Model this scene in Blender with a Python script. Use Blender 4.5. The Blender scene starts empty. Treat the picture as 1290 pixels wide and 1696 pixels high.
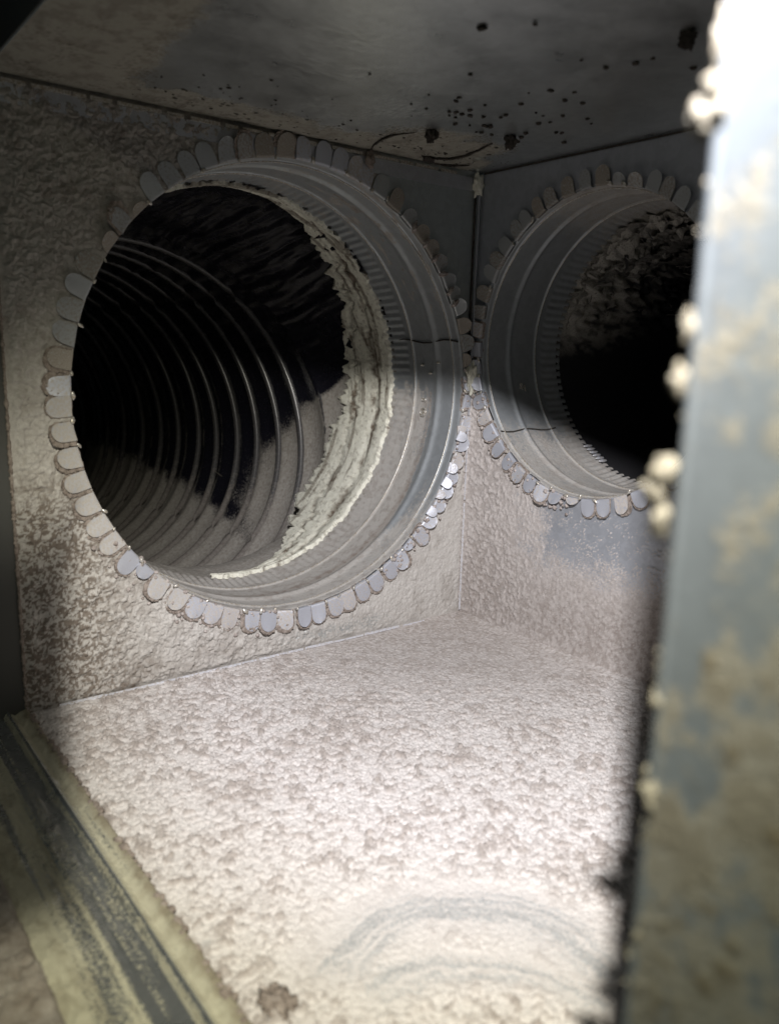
import bpy, math, random
import numpy as np
from mathutils import Matrix, Vector, noise as mnoise

random.seed(7)
SC = bpy.context.scene
COL = SC.collection
R_ = math.radians

# ------------------------------------------------------------------ camera
H, W = 0.42, 0.4127                     # box height, width of the left wall up to the opening
cam_rot = np.array([[0.79334354, -0.60812418, 0.02812489],
                    [-0.09922214, -0.17474789, -0.97960101],
                    [0.60063383, 0.77436952, -0.19897449]])   # rows: right, down, forward
cd = bpy.data.cameras.new('camera')
cam = bpy.data.objects.new('camera', cd)
COL.objects.link(cam)
M = Matrix.Identity(4)
for i in range(3):
    M[i][0] = cam_rot[0][i]; M[i][1] = -cam_rot[1][i]; M[i][2] = -cam_rot[2][i]
M[0][3], M[1][3], M[2][3] = -0.53847567, -0.57357868, 0.26106401
cam.matrix_world = M
cd.sensor_fit = 'VERTICAL'; cd.sensor_height = 36.0; cd.sensor_width = 36.0
cd.lens = 1334.07 / 1696 * 36
cd.clip_start = 0.005; cd.clip_end = 50
cd.dof.use_dof = True; cd.dof.focus_distance = 0.74; cd.dof.aperture_fstop = 8.0
SC.camera = cam

# ------------------------------------------------------------------ world (a dark duct: nothing but a trace of light)
wd = bpy.data.worlds.new("World"); SC.world = wd; wd.use_nodes = True
wd.node_tree.nodes['Background'].inputs[0].default_value = (0.52, 0.62, 0.62, 1)
wd.node_tree.nodes['Background'].inputs[1].default_value = 0.045
SC.view_settings.view_transform = 'Standard'
SC.view_settings.look = 'None'
SC.view_settings.exposure = 0.0
SC.view_settings.gamma = 1.0
try:
    SC.cycles.max_bounces = 8; SC.cycles.diffuse_bounces = 5; SC.cycles.glossy_bounces = 4
    SC.cycles.sample_clamp_indirect = 4.0
except Exception:
    pass

# ------------------------------------------------------------------ the torch held in the opening, above and right of the lens
LPOS = Vector((-0.520, -0.5692, 0.4722))
ld = bpy.data.lights.new('torch_light', 'SPOT')
torch = bpy.data.objects.new('torch_light', ld); COL.objects.link(torch)
az, el = R_(47), R_(-35)
tdir = Vector((math.cos(el) * math.cos(az), math.cos(el) * math.sin(az), math.sin(el)))
torch.location = LPOS
torch.rotation_euler = tdir.to_track_quat('-Z', 'Y').to_euler()
ld.energy = 28.5; ld.shadow_soft_size = 0.0042; ld.spot_size = R_(110); ld.spot_blend = 0.1
ld.color = (1, 1, 1)
# an LED torch: cool hot spot, warmer and dimmer rim (angular profile of the lamp itself)
ld.use_nodes = True
lt = ld.node_tree; lt.nodes.clear()
lo = lt.nodes.new('ShaderNodeOutputLight'); le = lt.nodes.new('ShaderNodeEmission')
tc = lt.nodes.new('ShaderNodeTexCoord'); sx = lt.nodes.new('ShaderNodeSeparateXYZ')
ab = lt.nodes.new('ShaderNodeMath'); ab.operation = 'ABSOLUTE'
ac = lt.nodes.new('ShaderNodeMath'); ac.operation = 'ARCCOSINE'
mr = lt.nodes.new('ShaderNodeMapRange'); mr.inputs[1].default_value = 0; mr.inputs[2].default_value = R_(50)
cr = lt.nodes.new('ShaderNodeValToRGB')
lt.links.new(tc.outputs['Normal'], sx.inputs[0]); lt.links.new(sx.outputs[2], ab.inputs[0])
lt.links.new(ab.outputs[0], ac.inputs[0]); lt.links.new(ac.outputs[0], mr.inputs[0])
lt.links.new(mr.outputs[0], cr.inputs[0])
rx = torch.rotation_euler.to_matrix()
def beam_xy(a, e):
    d = rx.transposed() @ Vector((math.cos(R_(e)) * math.cos(R_(a)), math.cos(R_(e)) * math.sin(R_(a)), math.sin(R_(e))))
    return d.x / -d.z, d.y / -d.z
def lm(op, a, b=None, clamp=False):
    x = lt.nodes.new('ShaderNodeMath'); x.operation = op; x.use_clamp = clamp
    for i, q in enumerate((a, b)):
        if q is None: continue
        if isinstance(q, (int, float)): x.inputs[i].default_value = q
        else: lt.links.new(q, x.inputs[i])
    return x.outputs[0]
bx_ = lm('DIVIDE', sx.outputs[0], ab.outputs[0]); by_ = lm('DIVIDE', sx.outputs[1], ab.outputs[0])
def half_plane(p, q, soft):
    # 1 on the left-hand side of the line p -> q in beam coordinates
    nx, ny = -(q[1] - p[1]), q[0] - p[0]; n = math.hypot(nx, ny); nx /= n; ny /= n
    d = lm('ADD', lm('MULTIPLY', lm('SUBTRACT', bx_, p[0]), nx), lm('MULTIPLY', lm('SUBTRACT', by_, p[1]), ny))
    m_ = lt.nodes.new('ShaderNodeMapRange'); m_.interpolation_type = 'SMOOTHSTEP'
    lt.links.new(d, m_.inputs[0]); m_.inputs[1].default_value = -soft; m_.inputs[2].default_value = soft
    return m_.outputs[0]
# added beam clip: darkens low left and upper left without any object blocking it
cA = half_plane(beam_xy(76.2, -34), beam_xy(76.9, -46), .024)
cB = half_plane(beam_xy(90, -30), beam_xy(70, -30), .07)
cC = half_plane(beam_xy(68, -52), beam_xy(88, -54), .05)
cD = lm('MAXIMUM', half_plane(beam_xy(80, -26), beam_xy(56, -10), .16), .0)
keep_ = lm('MAXIMUM', lm('MAXIMUM', cA, cB), cC)
cDv = lm('SUBTRACT', 1.0, lm('MULTIPLY', cD, .96))
clipv = lm('MULTIPLY', lm('ADD', lm('MULTIPLY', keep_, .93), .07), cDv)
mu = lt.nodes.new('ShaderNodeMix'); mu.data_type = 'RGBA'; mu.blend_type = 'MULTIPLY'; mu.inputs[0].default_value = 1
cmb = lt.nodes.new('ShaderNodeCombineColor')
for k in range(3): lt.links.new(clipv, cmb.inputs[k])
lt.links.new(cr.outputs[0], mu.inputs[6]); lt.links.new(cmb.outputs[0], mu.inputs[7]); lt.links.new(mu.outputs[2], le.inputs[0]); lt.links.new(le.outputs[0], lo.inputs[0])
stops = [(0, (.98, .97, 1.0)), (16, (.97, .95, .97)), (21, (.80, .775, .745)), (26, (.58, .555, .475)), (31, (.38, .365, .285)), (36, (.20, .20, .145)), (45, (.05, .05, .04)), (50, (.02, .02, .018))]
el_ = cr.color_ramp.elements
while len(el_) > 1: el_.remove(el_[-1])
for k, (a, c) in enumerate(stops):
    e = el_[0] if k == 0 else el_.new(a / 50)
    e.position = a / 50; e.color = (*c, 1)

# ------------------------------------------------------------------ noise
_rng = np.random.RandomState(11)
_T = _rng.rand(512, 512).astype(np.float32)
_J = _rng.rand(512, 512, 2).astype(np.float32)
def vn(u, v, s=0):
    u = np.asarray(u, float) + 31.7 * s; v = np.asarray(v, float) + 17.3 * s
    iu = np.floor(u).astype(int); iv = np.floor(v).astype(int)
    fu = u - iu; fv = v - iv
    fu = fu * fu * fu * (fu * (fu * 6 - 15) + 10); fv = fv * fv * fv * (fv * (fv * 6 - 15) + 10)
    a = iu & 511; b = iv & 511; a1 = (a + 1) & 511; b1 = (b + 1) & 511
    return (_T[a, b] * (1 - fu) + _T[a1, b] * fu) * (1 - fv) + (_T[a, b1] * (1 - fu) + _T[a1, b1] * fu) * fv
def fbm(u, v, s=0, o=4):
    r = 0; a = .5; n = 0
    for k in range(o):
        r = r + a * vn(u * 2 ** k, v * 2 ** k, s + k * 3); n += a; a *= .55
    return r / n
def worley(u, v, s=0):
    u = np.asarray(u, float) + 13.1 * s; v = np.asarray(v, float) + 7.7 * s
    iu = np.floor(u).astype(int); iv = np.floor(v).astype(int)
    best = np.full(u.shape, 9.0)
    for a in (-1, 0, 1):
        for b in (-1, 0, 1):
            j = _J[(iu + a) & 511, (iv + b) & 511]
            d = (iu + a + j[..., 0] - u) ** 2 + (iv + b + j[..., 1] - v) ** 2
            best = np.minimum(best, d)
    return np.sqrt(best)
def sst(a, b, x):
    t = np.clip((x - a) / (b - a), 0, 1); return t * t * (3 - 2 * t)

# ------------------------------------------------------------------ mesh helpers
def mesh_np(name, V, F, attrs=None, smooth=True):
    me = bpy.data.meshes.new(name)
    V = np.ascontiguousarray(V, np.float32); F = np.ascontiguousarray(F, np.int32)
    me.vertices.add(len(V)); me.vertices.foreach_set('co', V.ravel())
    n = F.shape[1]
    me.loops.add(F.size); me.loops.foreach_set('vertex_index', F.ravel())
    me.polygons.add(len(F)); me.polygons.foreach_set('loop_start', np.arange(0, F.size, n, dtype=np.int32))
    me.polygons.foreach_set('use_smooth', np.full(len(F), smooth, bool))
    me.update(calc_edges=True)
    for k, a in (attrs or {}).items():
        at = me.attributes.new(k, 'FLOAT', 'POINT'); at.data.foreach_set('value', np.ascontiguousarray(a, np.float32).ravel())
    return me
def link(name, me, mat=None, parent=None, mw=None):
    o = bpy.data.objects.new(name, me); COL.objects.link(o)
    if mat is not None and not me.materials: me.materials.append(mat)
    if parent is not None: o.parent = parent
    if mw is not None: o.matrix_local = mw
    return o
def tag(o, label, cat, group=None, kind=None):
    if label: o['label'] = label
    if cat: o['category'] = cat
    if group: o['group'] = group
    if kind: o['kind'] = kind
    return o
def empty(name, loc, label, cat, group=None):
    o = bpy.data.objects.new(name, None); COL.objects.link(o); o.location = loc
    o.empty_display_size = .02
    return tag(o, label, cat, group)
def grid_faces(nu, nv, wrap=False):
    a = np.arange(nu * nv).reshape(nu, nv)
    if wrap: a = np.concatenate([a, a[:1]], 0)
    return np.stack([a[:-1, :-1], a[1:, :-1], a[1:, 1:], a[:-1, 1:]], -1).reshape(-1, 4)
def compact(V, F, attrs):
    used = np.zeros(len(V), bool); used[F.ravel()] = True
    idx = np.cumsum(used) - 1
    return V[used], idx[F], {k: a.ravel()[used] for k, a in attrs.items()}
def boxes(name, L):
    """boxes given as (x0,x1,y0,y1,z0,z1)"""
    V = []; F = []
    for (x0, x1, y0, y1, z0, z1) in L:
        b = len(V)
        V += [(x, y, z) for x in (x0, x1) for y in (y0, y1) for z in (z0, z1)]
        F += [(b, b + 1, b + 3, b + 2), (b + 4, b + 6, b + 7, b + 5), (b, b + 4, b + 5, b + 1), (b + 2, b + 3, b + 7, b + 6), (b, b + 2, b + 6, b + 4), (b + 1, b + 5, b + 7, b + 3)]
    return mesh_np(name, np.array(V), np.array(F), smooth=False)
def tube(name, pts, rad, n=8, attrs=None):
    pts = [Vector(p) for p in pts]; V = []; rad = rad if hasattr(rad, '__len__') else [rad] * len(pts)
    for i, p in enumerate(pts):
        t = (pts[min(i + 1, len(pts) - 1)] - pts[max(i - 1, 0)]).normalized()
        a = t.orthogonal().normalized(); b = t.cross(a)
        for k in range(n):
            w = 2 * math.pi * k / n; V.append(p + rad[i] * (a * math.cos(w) + b * math.sin(w)))
    F = [(i * n + k, i * n + (k + 1) % n, (i + 1) * n + (k + 1) % n, (i + 1) * n + k) for i in range(len(pts) - 1) for k in range(n)]
    return mesh_np(name, np.array(V), np.array(F))
_ico = {}
def ico(sub):
    if sub not in _ico:
        import bmesh
        bm = bmesh.new(); bmesh.ops.create_icosphere(bm, subdivisions=sub, radius=1)
        bm.verts.ensure_lookup_table()
        _ico[sub] = (np.array([v.co[:] for v in bm.verts]), np.array([[v.index for v in f.verts] for f in bm.faces])); bm.free()
    return _ico[sub]
def blob_np(c, s, seed, rough=.35, sub=3, freq=1.6):
    V, F = ico(sub); out = V.copy()
    off = Vector((seed * 3.1, seed * 1.7, seed * 2.3))
    for i, v in enumerate(V):
        p = Vector(v)
        n = mnoise.noise(p * freq + off) + .5 * mnoise.noise(p * freq * 2.7 + off) + .28 * mnoise.noise(p * freq * 6 + off)
        out[i] = v * (1 + rough * n)
    return out * np.array(s) + np.array(c), F
def blobs(name, L, sub=2):
    Vs = []; Fs = []; b = 0
    for (c, s, seed, rough) in L:
        v, f = blob_np(c, s, seed, rough, sub); Vs.append(v); Fs.append(f + b); b += len(v)
    return mesh_np(name, np.concatenate(Vs), np.concatenate(Fs))

# ------------------------------------------------------------------ materials
def nt(name):
    m = bpy.data.materials.new(name); m.use_nodes = True
    t = m.node_tree; t.nodes.clear()
    return m, t
class NB:
    def __init__(s, t): s.t = t
    def n(s, kind, **kw):
        x = s.t.nodes.new('ShaderNode' + kind)
        for k, v in kw.items(): setattr(x, k, v)
        return x
    def l(s, a, b): s.t.links.new(a, b)
    def attr(s, name): return s.n('Attribute', attribute_name=name).outputs['Fac']
    def noise(s, scale, detail=4, rough=.55, vec=None, dist=0):
        x = s.n('TexNoise'); x.inputs['Scale'].default_value = scale; x.inputs['Detail'].default_value = detail
        x.inputs['Roughness'].default_value = rough; x.inputs['Distortion'].default_value = dist
        if vec is not None: s.l(vec, x.inputs['Vector'])
        return x.outputs['Fac']
    def obj(s): return s.n('TexCoord').outputs['Object']
    def mapr(s, v, a, b, c=0, d=1):
        x = s.n('MapRange'); s.l(v, x.inputs[0])
        for i, q in enumerate((a, b, c, d)): x.inputs[i + 1].default_value = q
        return x.outputs[0]
    def math(s, op, a, b=None, clamp=False):
        x = s.n('Math', operation=op, use_clamp=clamp)
        for i, q in enumerate((a, b)):
            if q is None: continue
            if isinstance(q, (int, float)): x.inputs[i].default_value = q
            else: s.l(q, x.inputs[i])
        return x.outputs[0]
    def mix(s, f, a, b):
        x = s.n('Mix', data_type='RGBA')
        for i, q in ((0, f), (6, a), (7, b)):
            if isinstance(q, (int, float)): x.inputs[i].default_value = q
            elif isinstance(q, tuple): x.inputs[i].default_value = (*q, 1)
            else: s.l(q, x.inputs[i])
        return x.outputs[2]
    def bump(s, h, strength, dist):
        x = s.n('Bump'); x.inputs['Strength'].default_value = strength; x.inputs['Distance'].default_value = dist; s.l(h, x.inputs['Height'])
        return x.outputs[0]
    def bsdf(s, color, rough, metal=0., normal=None, spec=.5):
        x = s.n('BsdfPrincipled')
        for k, q in (('Base Color', color), ('Roughness', rough), ('Metallic', metal), ('Specular IOR Level', spec)):
            if isinstance(q, tuple): x.inputs[k].default_value = (*q, 1)
            elif isinstance(q, (int, float)): x.inputs[k].default_value = q
            else: s.l(q, x.inputs[k])
        if normal is not None: s.l(normal, x.inputs['Normal'])
        return x.outputs[0]
    def mixs(s, f, a, b):
        x = s.n('MixShader'); s.l(a, x.inputs[1]); s.l(b, x.inputs[2])
        if isinstance(f, (int, float)): x.inputs[0].default_value = f
        else: s.l(f, x.inputs[0])
        return x.outputs[0]
    def out(s, sh):
        o = s.n('OutputMaterial'); s.l(sh, o.inputs[0])

def dust_shader(b, light, dark, tone, fine=1500):
    v = b.obj()
    n1 = b.noise(fine, 3, .6, v); n2 = b.noise(fine * .22, 4, .6, v)
    t = b.math('ADD', tone, b.math('MULTIPLY', b.math('SUBTRACT', n2, .5), .55), True) if tone is not None else b.mapr(n2, .3, .7)
    c = b.mix(t, light, dark)
    c = b.mix(b.mapr(n1, .55, .75, 0, .45), c, tuple(q * .5 for q in dark))
    h = b.math('ADD', b.math('MULTIPLY', n1, .5), n2)
    return b.bsdf(c, .95, 0, b.bump(h, .8, .0009), .15)
def metal_shader(b, col, r0, r1, scr=True, metallic=.5):
    v = b.obj()
    sp = b.n('TexVoronoi'); sp.inputs['Scale'].default_value = 220; b.l(v, sp.inputs['Vector'])
    bw = b.n('RGBToBW'); b.l(sp.outputs['Color'], bw.inputs[0])
    n = b.noise(35, 5, .6, v); n2 = b.noise(900, 2, .6, v)
    c = b.mix(b.mapr(bw.outputs[0], .2, .8, 0, .35), col, tuple(q * .72 for q in col))
    c = b.mix(b.mapr(n, .45, .75, 0, .35), c, tuple(q * .7 for q in col))
    r = b.mapr(n, .3, .7, r0, r1)
    return b.bsdf(c, r, metallic, b.bump(b.math('ADD', n2, b.math('MULTIPLY', bw.outputs[0], .4)), .08, .0006))
def make_dusty(name, light, dark, metal=(.52, .54, .57), r0=.34, r1=.5, fine=1500, metallic=.5):
    """bare sheet where attribute dust is low, dust where high, with a speckled boundary"""
    m, t = nt(name); b = NB(t)
    d = b.attr('dust'); tone = b.attr('tone')
    br = b.noise(620, 4, .65, b.obj())
    f = b.mapr(b.math('ADD', d, b.math('MULTIPLY', b.math('SUBTRACT', br, .5), .9)), .40, .60)
    b.out(b.mixs(f, metal_shader(b, metal, r0, r1, True, metallic), dust_shader(b, light, dark, tone, fine)))
    return m
DL, DD = (.60, .545, .515), (.25, .205, .18)
M_floor = make_dusty('floor_dust', (.675, .642, .618), (.40, .355, .325), (.66, .67, .67), .5, .65)
M_wall = make_dusty('wall_dust', (.565, .54, .505), (.22, .185, .155), (.56, .60, .60), .34, .48, 1500, .75)
M_wallr = make_dusty('side_wall_dust', (.55, .51, .485), (.25, .21, .185), (.46, .485, .53))
M_ceil = make_dusty('ceiling_dust', (.36, .345, .295), (.16, .14, .115), (.74, .77, .77), .27, .38, 1500, .92)
M_collar = make_dusty('collar_sheet', (.47, .45, .42), (.27, .23, .20), (.47, .50, .52), .36, .52)
M_plate = make_dusty('plate_dust', (.255, .245, .225), (.165, .142, .105), (.205, .232, .27), .45, .6, 2500, .3)
m, t = nt('zinc_sheet'); b = NB(t); b.out(metal_shader(b, (.55, .57, .61), .32, .5)); M_zinc = m
m, t = nt('tab_zinc'); b = NB(t)
n = b.noise(420, 4, .6, b.obj()); rn = b.n('ObjectInfo').outputs['Random']
f = b.mapr(b.math('ADD', n, b.math('MULTIPLY', b.math('SUBTRACT', rn, .5), .35)), .5, .68, 0, .9)
n3 = b.noise(1500, 3, .6, b.obj())
b.out(b.mixs(f, b.bsdf(b.mix(b.mapr(n3, .4, .7, 0, .4), (.60, .62, .68), (.47, .48, .53)), .55, .55, b.bump(n3, .15, .0005)), b.bsdf(b.mix(b.mapr(n3, .3, .7), (.42, .38, .34), (.56, .52, .48)), .95, 0, b.bump(n3, .4, .0006), .2))); M_tab = m
m, t = nt('edge_metal'); b = NB(t)
n = b.noise(700, 3, .6, b.obj())
b.out(b.bsdf(b.mix(b.mapr(n, .4, .65), (.72, .71, .68), (.45, .38, .27)), .35, .55)); M_edge = m
m, t = nt('bright_seam'); b = NB(t)
n = b.noise(500, 3, .6, b.obj())
b.out(b.bsdf(b.mix(b.mapr(n, .45, .7), (.78, .80, .86), (.55, .50, .44)), .35, .35)); M_seam = m
m, t = nt('dust_lint'); b = NB(t); b.out(dust_shader(b, DL, DD, None, 1400)); M_lint = m
m, t = nt('dust_lint_brown'); b = NB(t); b.out(dust_shader(b, (.40, .345, .305), (.19, .155, .13), None, 1400)); M_brown = m
m, t = nt('dust_lint_pale'); b = NB(t); b.out(dust_shader(b, (.40, .375, .33), (.26, .23, .18), None, 2500)); M_pale = m
m, t = nt('dust_soot'); b = NB(t); b.out(dust_shader(b, (.10, .088, .078), (.04, .035, .03), None, 1400)); M_soot = m
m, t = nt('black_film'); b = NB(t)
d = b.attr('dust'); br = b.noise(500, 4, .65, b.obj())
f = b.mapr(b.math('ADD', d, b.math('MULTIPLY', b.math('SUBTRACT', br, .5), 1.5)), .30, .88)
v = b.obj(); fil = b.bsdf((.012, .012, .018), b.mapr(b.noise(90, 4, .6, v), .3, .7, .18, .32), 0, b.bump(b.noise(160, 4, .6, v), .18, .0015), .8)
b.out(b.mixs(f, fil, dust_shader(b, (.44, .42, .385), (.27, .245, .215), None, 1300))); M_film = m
m, t = nt('black_wire_cover'); b = NB(t)
br = b.noise(420, 4, .7, b.obj())
d = b.attr('dust')
b.out(b.mixs(b.mapr(b.math('ADD', br, b.math('MULTIPLY', d, .35)), .56, .72, 0, .7), b.bsdf((.085, .083, .084), .27, 0, None, 1.0), dust_shader(b, (.33, .305, .275), (.2, .175, .155), None, 1300))); M_wire = m
m, t = nt('sealant'); b = NB(t)
tone = b.attr('tone'); n = b.noise(260, 4, .65, b.obj()); n2 = b.noise(900, 3, .6, b.obj())
c = b.mix(b.mapr(n, .42, .68, 0, .5), (.88, .87, .75), (.66, .64, .51))
c = b.mix(b.math('ADD', tone, b.mapr(n2, .62, .72, 0, .8), True), c, (.17, .135, .10))
b.out(b.bsdf(c, .5, 0, b.bump(b.math('ADD', n, n2), .5, .0012))); M_seal = m
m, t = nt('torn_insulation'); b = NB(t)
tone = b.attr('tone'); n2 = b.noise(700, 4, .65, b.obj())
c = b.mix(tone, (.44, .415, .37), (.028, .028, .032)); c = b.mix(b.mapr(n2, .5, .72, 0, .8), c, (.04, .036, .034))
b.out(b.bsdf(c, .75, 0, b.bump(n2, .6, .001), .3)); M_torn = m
m, t = nt('dark_outer_sheet'); b = NB(t); b.out(b.bsdf((.09, .09, .085), .6, .3)); M_outer = m

# ------------------------------------------------------------------ hole geometry
CXL, CZL, RL = -0.1907, 0.2206, 0.1816
CYR, CZR, RR = -0.1371, 0.2663, 0.1249
def pl(r, th, d): return (CXL + r * np.cos(th), d, CZL + r * np.sin(th))          # left hole: axis +Y
def pr(r, th, d): return (d, CYR - r * np.cos(th), CZR + r * np.sin(th))          # right hole: axis +X

def cut_hole(U, V_, cu, cv, R, F):
    """snap grid points round the hole to its rim, drop the faces inside"""
    r = np.hypot(U - cu, V_ - cv)
    inside = (r < R).ravel()
    keep = ~inside[F].all(1)
    snap = (r < R)
    s = np.where(snap, R / np.maximum(r, 1e-6), 1)
    return cu + (U - cu) * s, cv + (V_ - cv) * s, F[keep], r

# ------------------------------------------------------------------ floor
def arc_mask(x, y, cx, cy, R, w, a0, a1):
    r = np.hypot(x - cx, y - cy); a = np.arctan2(y - cy, x - cx)
    t = (a - a0) / (a1 - a0)
    return np.exp(-((r - R) / w) ** 2) * sst(0, .12, t) * sst(1, .85, t)
def circ3(p, q, s):
    ax, ay = p; bx, by = q; cx, cy = s
    d = 2 * (ax * (by - cy) + bx * (cy - ay) + cx * (ay - by))
    ux = ((ax * ax + ay * ay) * (by - cy) + (bx * bx + by * by) * (cy - ay) + (cx * cx + cy * cy) * (ay - by)) / d
    uy = ((ax * ax + ay * ay) * (cx - bx) + (bx * bx + by * by) * (ax - cx) + (cx * cx + cy * cy) * (bx - ax)) / d
    return ux, uy, math.hypot(ax - ux, ay - uy)
def arc_field(x, y, p, q, s, w):
    cx, cy, R = circ3(p, q, s)
    am = math.atan2(q[1] - cy, q[0] - cx)
    ang = np.angle(np.exp(1j * (np.arctan2(y - cy, x - cx) - am)))
    ap = abs(np.angle(np.exp(1j * (math.atan2(p[1] - cy, p[0] - cx) - am)))); as_ = abs(np.angle(np.exp(1j * (math.atan2(s[1] - cy, s[0] - cx) - am))))
    lim = max(ap, as_)
    rr = np.hypot(x - cx, y - cy) - R
    rr = rr + .010 * (fbm(x * 45, y * 45, 15, 3) - .5) + .0035 * (fbm(x * 260, y * 260, 16, 3) - .5)
    return np.exp(-(rr / w) ** 2) * sst(1.15, .8, np.abs(ang) / lim), rr, ang * R
def floor_fields(x, y):
    n_big = fbm(x * 28, y * 28, 1, 4); n_mid = fbm(x * 95, y * 95, 2, 4)
    dc = np.hypot(x, y)                                           # distance from the back corner
    near = sst(.10, .30, dc)                                      # lumpier towards the opening
    wx = x + .006 * (fbm(x * 150, y * 150, 5, 3) - .5); wy = y + .006 * (fbm(x * 150, y * 150, 6, 3) - .5)
    f1 = fbm(wx * 330, wy * 330, 7, 4); f2 = fbm(wx * 200, wy * 200, 8, 4); f3 = fbm(x * 420, y * 420, 9, 4); f4 = vn(x * 760, y * 760, 10)
    p1 = 1 - worley(wx * 300, wy * 300, 1); p4 = 1 - worley(wx * 620, wy * 620, 4)
    bias = .10 * (n_big - .5) + .05 * (n_mid - .5)
    lump = sst(.535, .60, f1 + bias); big = sst(.575, .635, f2 + 1.5 * bias)
    h = .0012 * (n_mid - .5) + near * (.0009 * lump + .0014 * big) + .0016 * (f3 - .5) * (.45 + .4 * near) + .0006 * (f4 - .5) + .0005 * p1 * near + .0007 * sst(.35, .8, p4) * (.4 + .6 * near)
    tone = np.clip(near * (.42 * lump * (.4 + 1.0 * f4) + .72 * big * (.6 + .6 * f4)) + .30 * sst(.5, .66, f3) * sst(.3, .6, n_mid) + (1 - near) * (.46 + .9 * (f3 - .45)) + .14 * sst(.45, .25, dc) + .12 * sst(.5, .7, n_big), 0, 1)
    dust = np.full_like(x, .95)
    # bare bluish streaks wiped through the dust in two arcs
    a1, r1, s1 = arc_field(x, y, (-.3806, -.3355), (-.2991, -.3266), (-.2763, -.3936), .024)
    a2, r2, s2 = arc_field(x, y, (-.3721, -.3464), (-.3162, -.3623), (-.292, -.4078), .012)
    sm1 = a1 * (.75 + .9 * (fbm(r1 * 420, s1 * 22, 3) - .45)); sm2 = a2 * (.70 + .9 * (fbm(r2 * 420, s2 * 22, 4) - .45))
    wipe = np.clip(np.maximum(sm1, sm2) * 1.1, 0, 1)
    sweep = np.clip(np.maximum(a1, a2) * 1.3, 0, 1)
    spot = np.exp(-((x + .408) ** 2 + (y + .2813) ** 2) / .006 ** 2)
    h = h * (1 - .85 * np.maximum(sweep, spot)); tone = tone * (1 - .8 * np.maximum(sweep, spot))
    dust = dust - .52 * wipe - .5 * spot * .9
    h = h + .0011 * (np.exp(-((r1 - .026) / .004) ** 2) * (np.abs(s1) < .09) + np.exp(-((r2 + .014) / .003) ** 2) * (np.abs(s2) < .06)) * sst(.35, .6, f1)
    # drift against the walls
    h = h * sst(0, .006, -y) + .004 * np.exp(x / .012) * sst(-.0, -.02, y + .0 * x) + .003 * np.exp(y / .010) * sst(-.10, -.03, x)
    return h, dust, tone
xs = np.linspace(-W, 0, 680); ys = np.linspace(-.52, 0, 860)
X, Y = np.meshgrid(xs, ys, indexing='ij')
h, du, to = floor_fields(X, Y)
h = h * sst(-W, -W + .004, X) + .0
V = np.stack([X, Y, h], -1).reshape(-1, 3)
fl = link('floor', mesh_np('floor', V, grid_faces(680, 860), dict(dust=du, tone=to)), M_floor); fl['kind'] = 'structure'

# ------------------------------------------------------------------ left wall (plane y = 0)
xs = np.linspace(-W, 0, 520); zs = np.linspace(0, H, 530)
X, Z = np.meshgrid(xs, zs, indexing='ij')
F = grid_faces(520, 530)
X, Z, F, rr = cut_hole(X, Z, CXL, CZL, RL, F)
ang = np.arctan2(Z - CZL, X - CXL)
left = sst(-.10, -.30, X)
upr = sst(.26, .34, Z) * sst(-.20, -.10, X)                  # clean patch by the corner, high up
amount = np.clip(.25 + .75 * left + .2 * sst(.12, .0, Z), 0, 1)
wx = X + .003 * (vn(X * 130, Z * 130, 25) - .5); wz = Z + .003 * (vn(X * 130, Z * 130, 26) - .5)
f1 = fbm(wx * 260, wz * 260, 21, 4); f2 = fbm(wx * 150, wz * 150, 22, 4); f3 = fbm(X * 480, Z * 480, 29, 3); p1 = 1 - worley(wx * 330, wz * 330, 23)
lmp = sst(.47, .60, f1)
rimf = .35 + .65 * sst(RL, RL + .03, rr)
h = amount * rimf * (.0010 * lmp + .0010 * sst(.5, .62, f2) + .0016 * (f3 - .3) + .0006 * p1 + .0007 * sst(.35, .8, 1 - worley(wx * 640, wz * 640, 20)) + .0012 * (fbm(X * 80, Z * 80, 24) - .5)) 
edge = np.minimum(np.minimum(Z, H - Z), np.minimum(-X, X + W)); h = h * sst(0, .006, edge)
hd = .0022 * np.exp(-Z / .006) * sst(-.10, -.03, X) * rimf
lowl = sst(-.30, -.38, X) * sst(.20, .13, Z)
f5 = fbm(wx * 560, wz * 560, 19, 3)
tone = np.clip((.62 * (1 - lmp) * sst(.35, .55, f3 + .1) * (1 - lowl) + .75 * lowl * (1 - sst(.44, .56, f5))) * left * (.28 + 1.1 * lowl) + .25 * sst(.5, .75, fbm(X * 50, Z * 50, 27)) + .2 * sst(.05, .0, Z) + .30 * sst(.2, .36, Z) + .2 * (f3 - .5), 0, 1)
cl = sst(.25, .33, Z) * sst(-.135, -.09, X)                   # bare metal towards the top of the corner
cl = np.maximum(cl, sst(.222, .236, Z) * sst(-.05, -.03, X))
cl2 = np.exp(-((Z - .012) / .013) ** 2) * sst(-.33, -.15, X) * sst(-.04, -.12, X)   # scoured strip above the floor seam
dust = .95 - .95 * cl - .42 * cl2 + .2 * (fbm(X * 90, Z * 90, 28) - .5)
V = np.stack([X, -(h * (1 - cl) + hd), Z], -1).reshape(-1, 3)
V, F, A = compact(V, F, dict(dust=dust, tone=tone))
wl = link('wall_left', mesh_np('wall_left', V, F, A), M_wall); wl['kind'] = 'structure'

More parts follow.
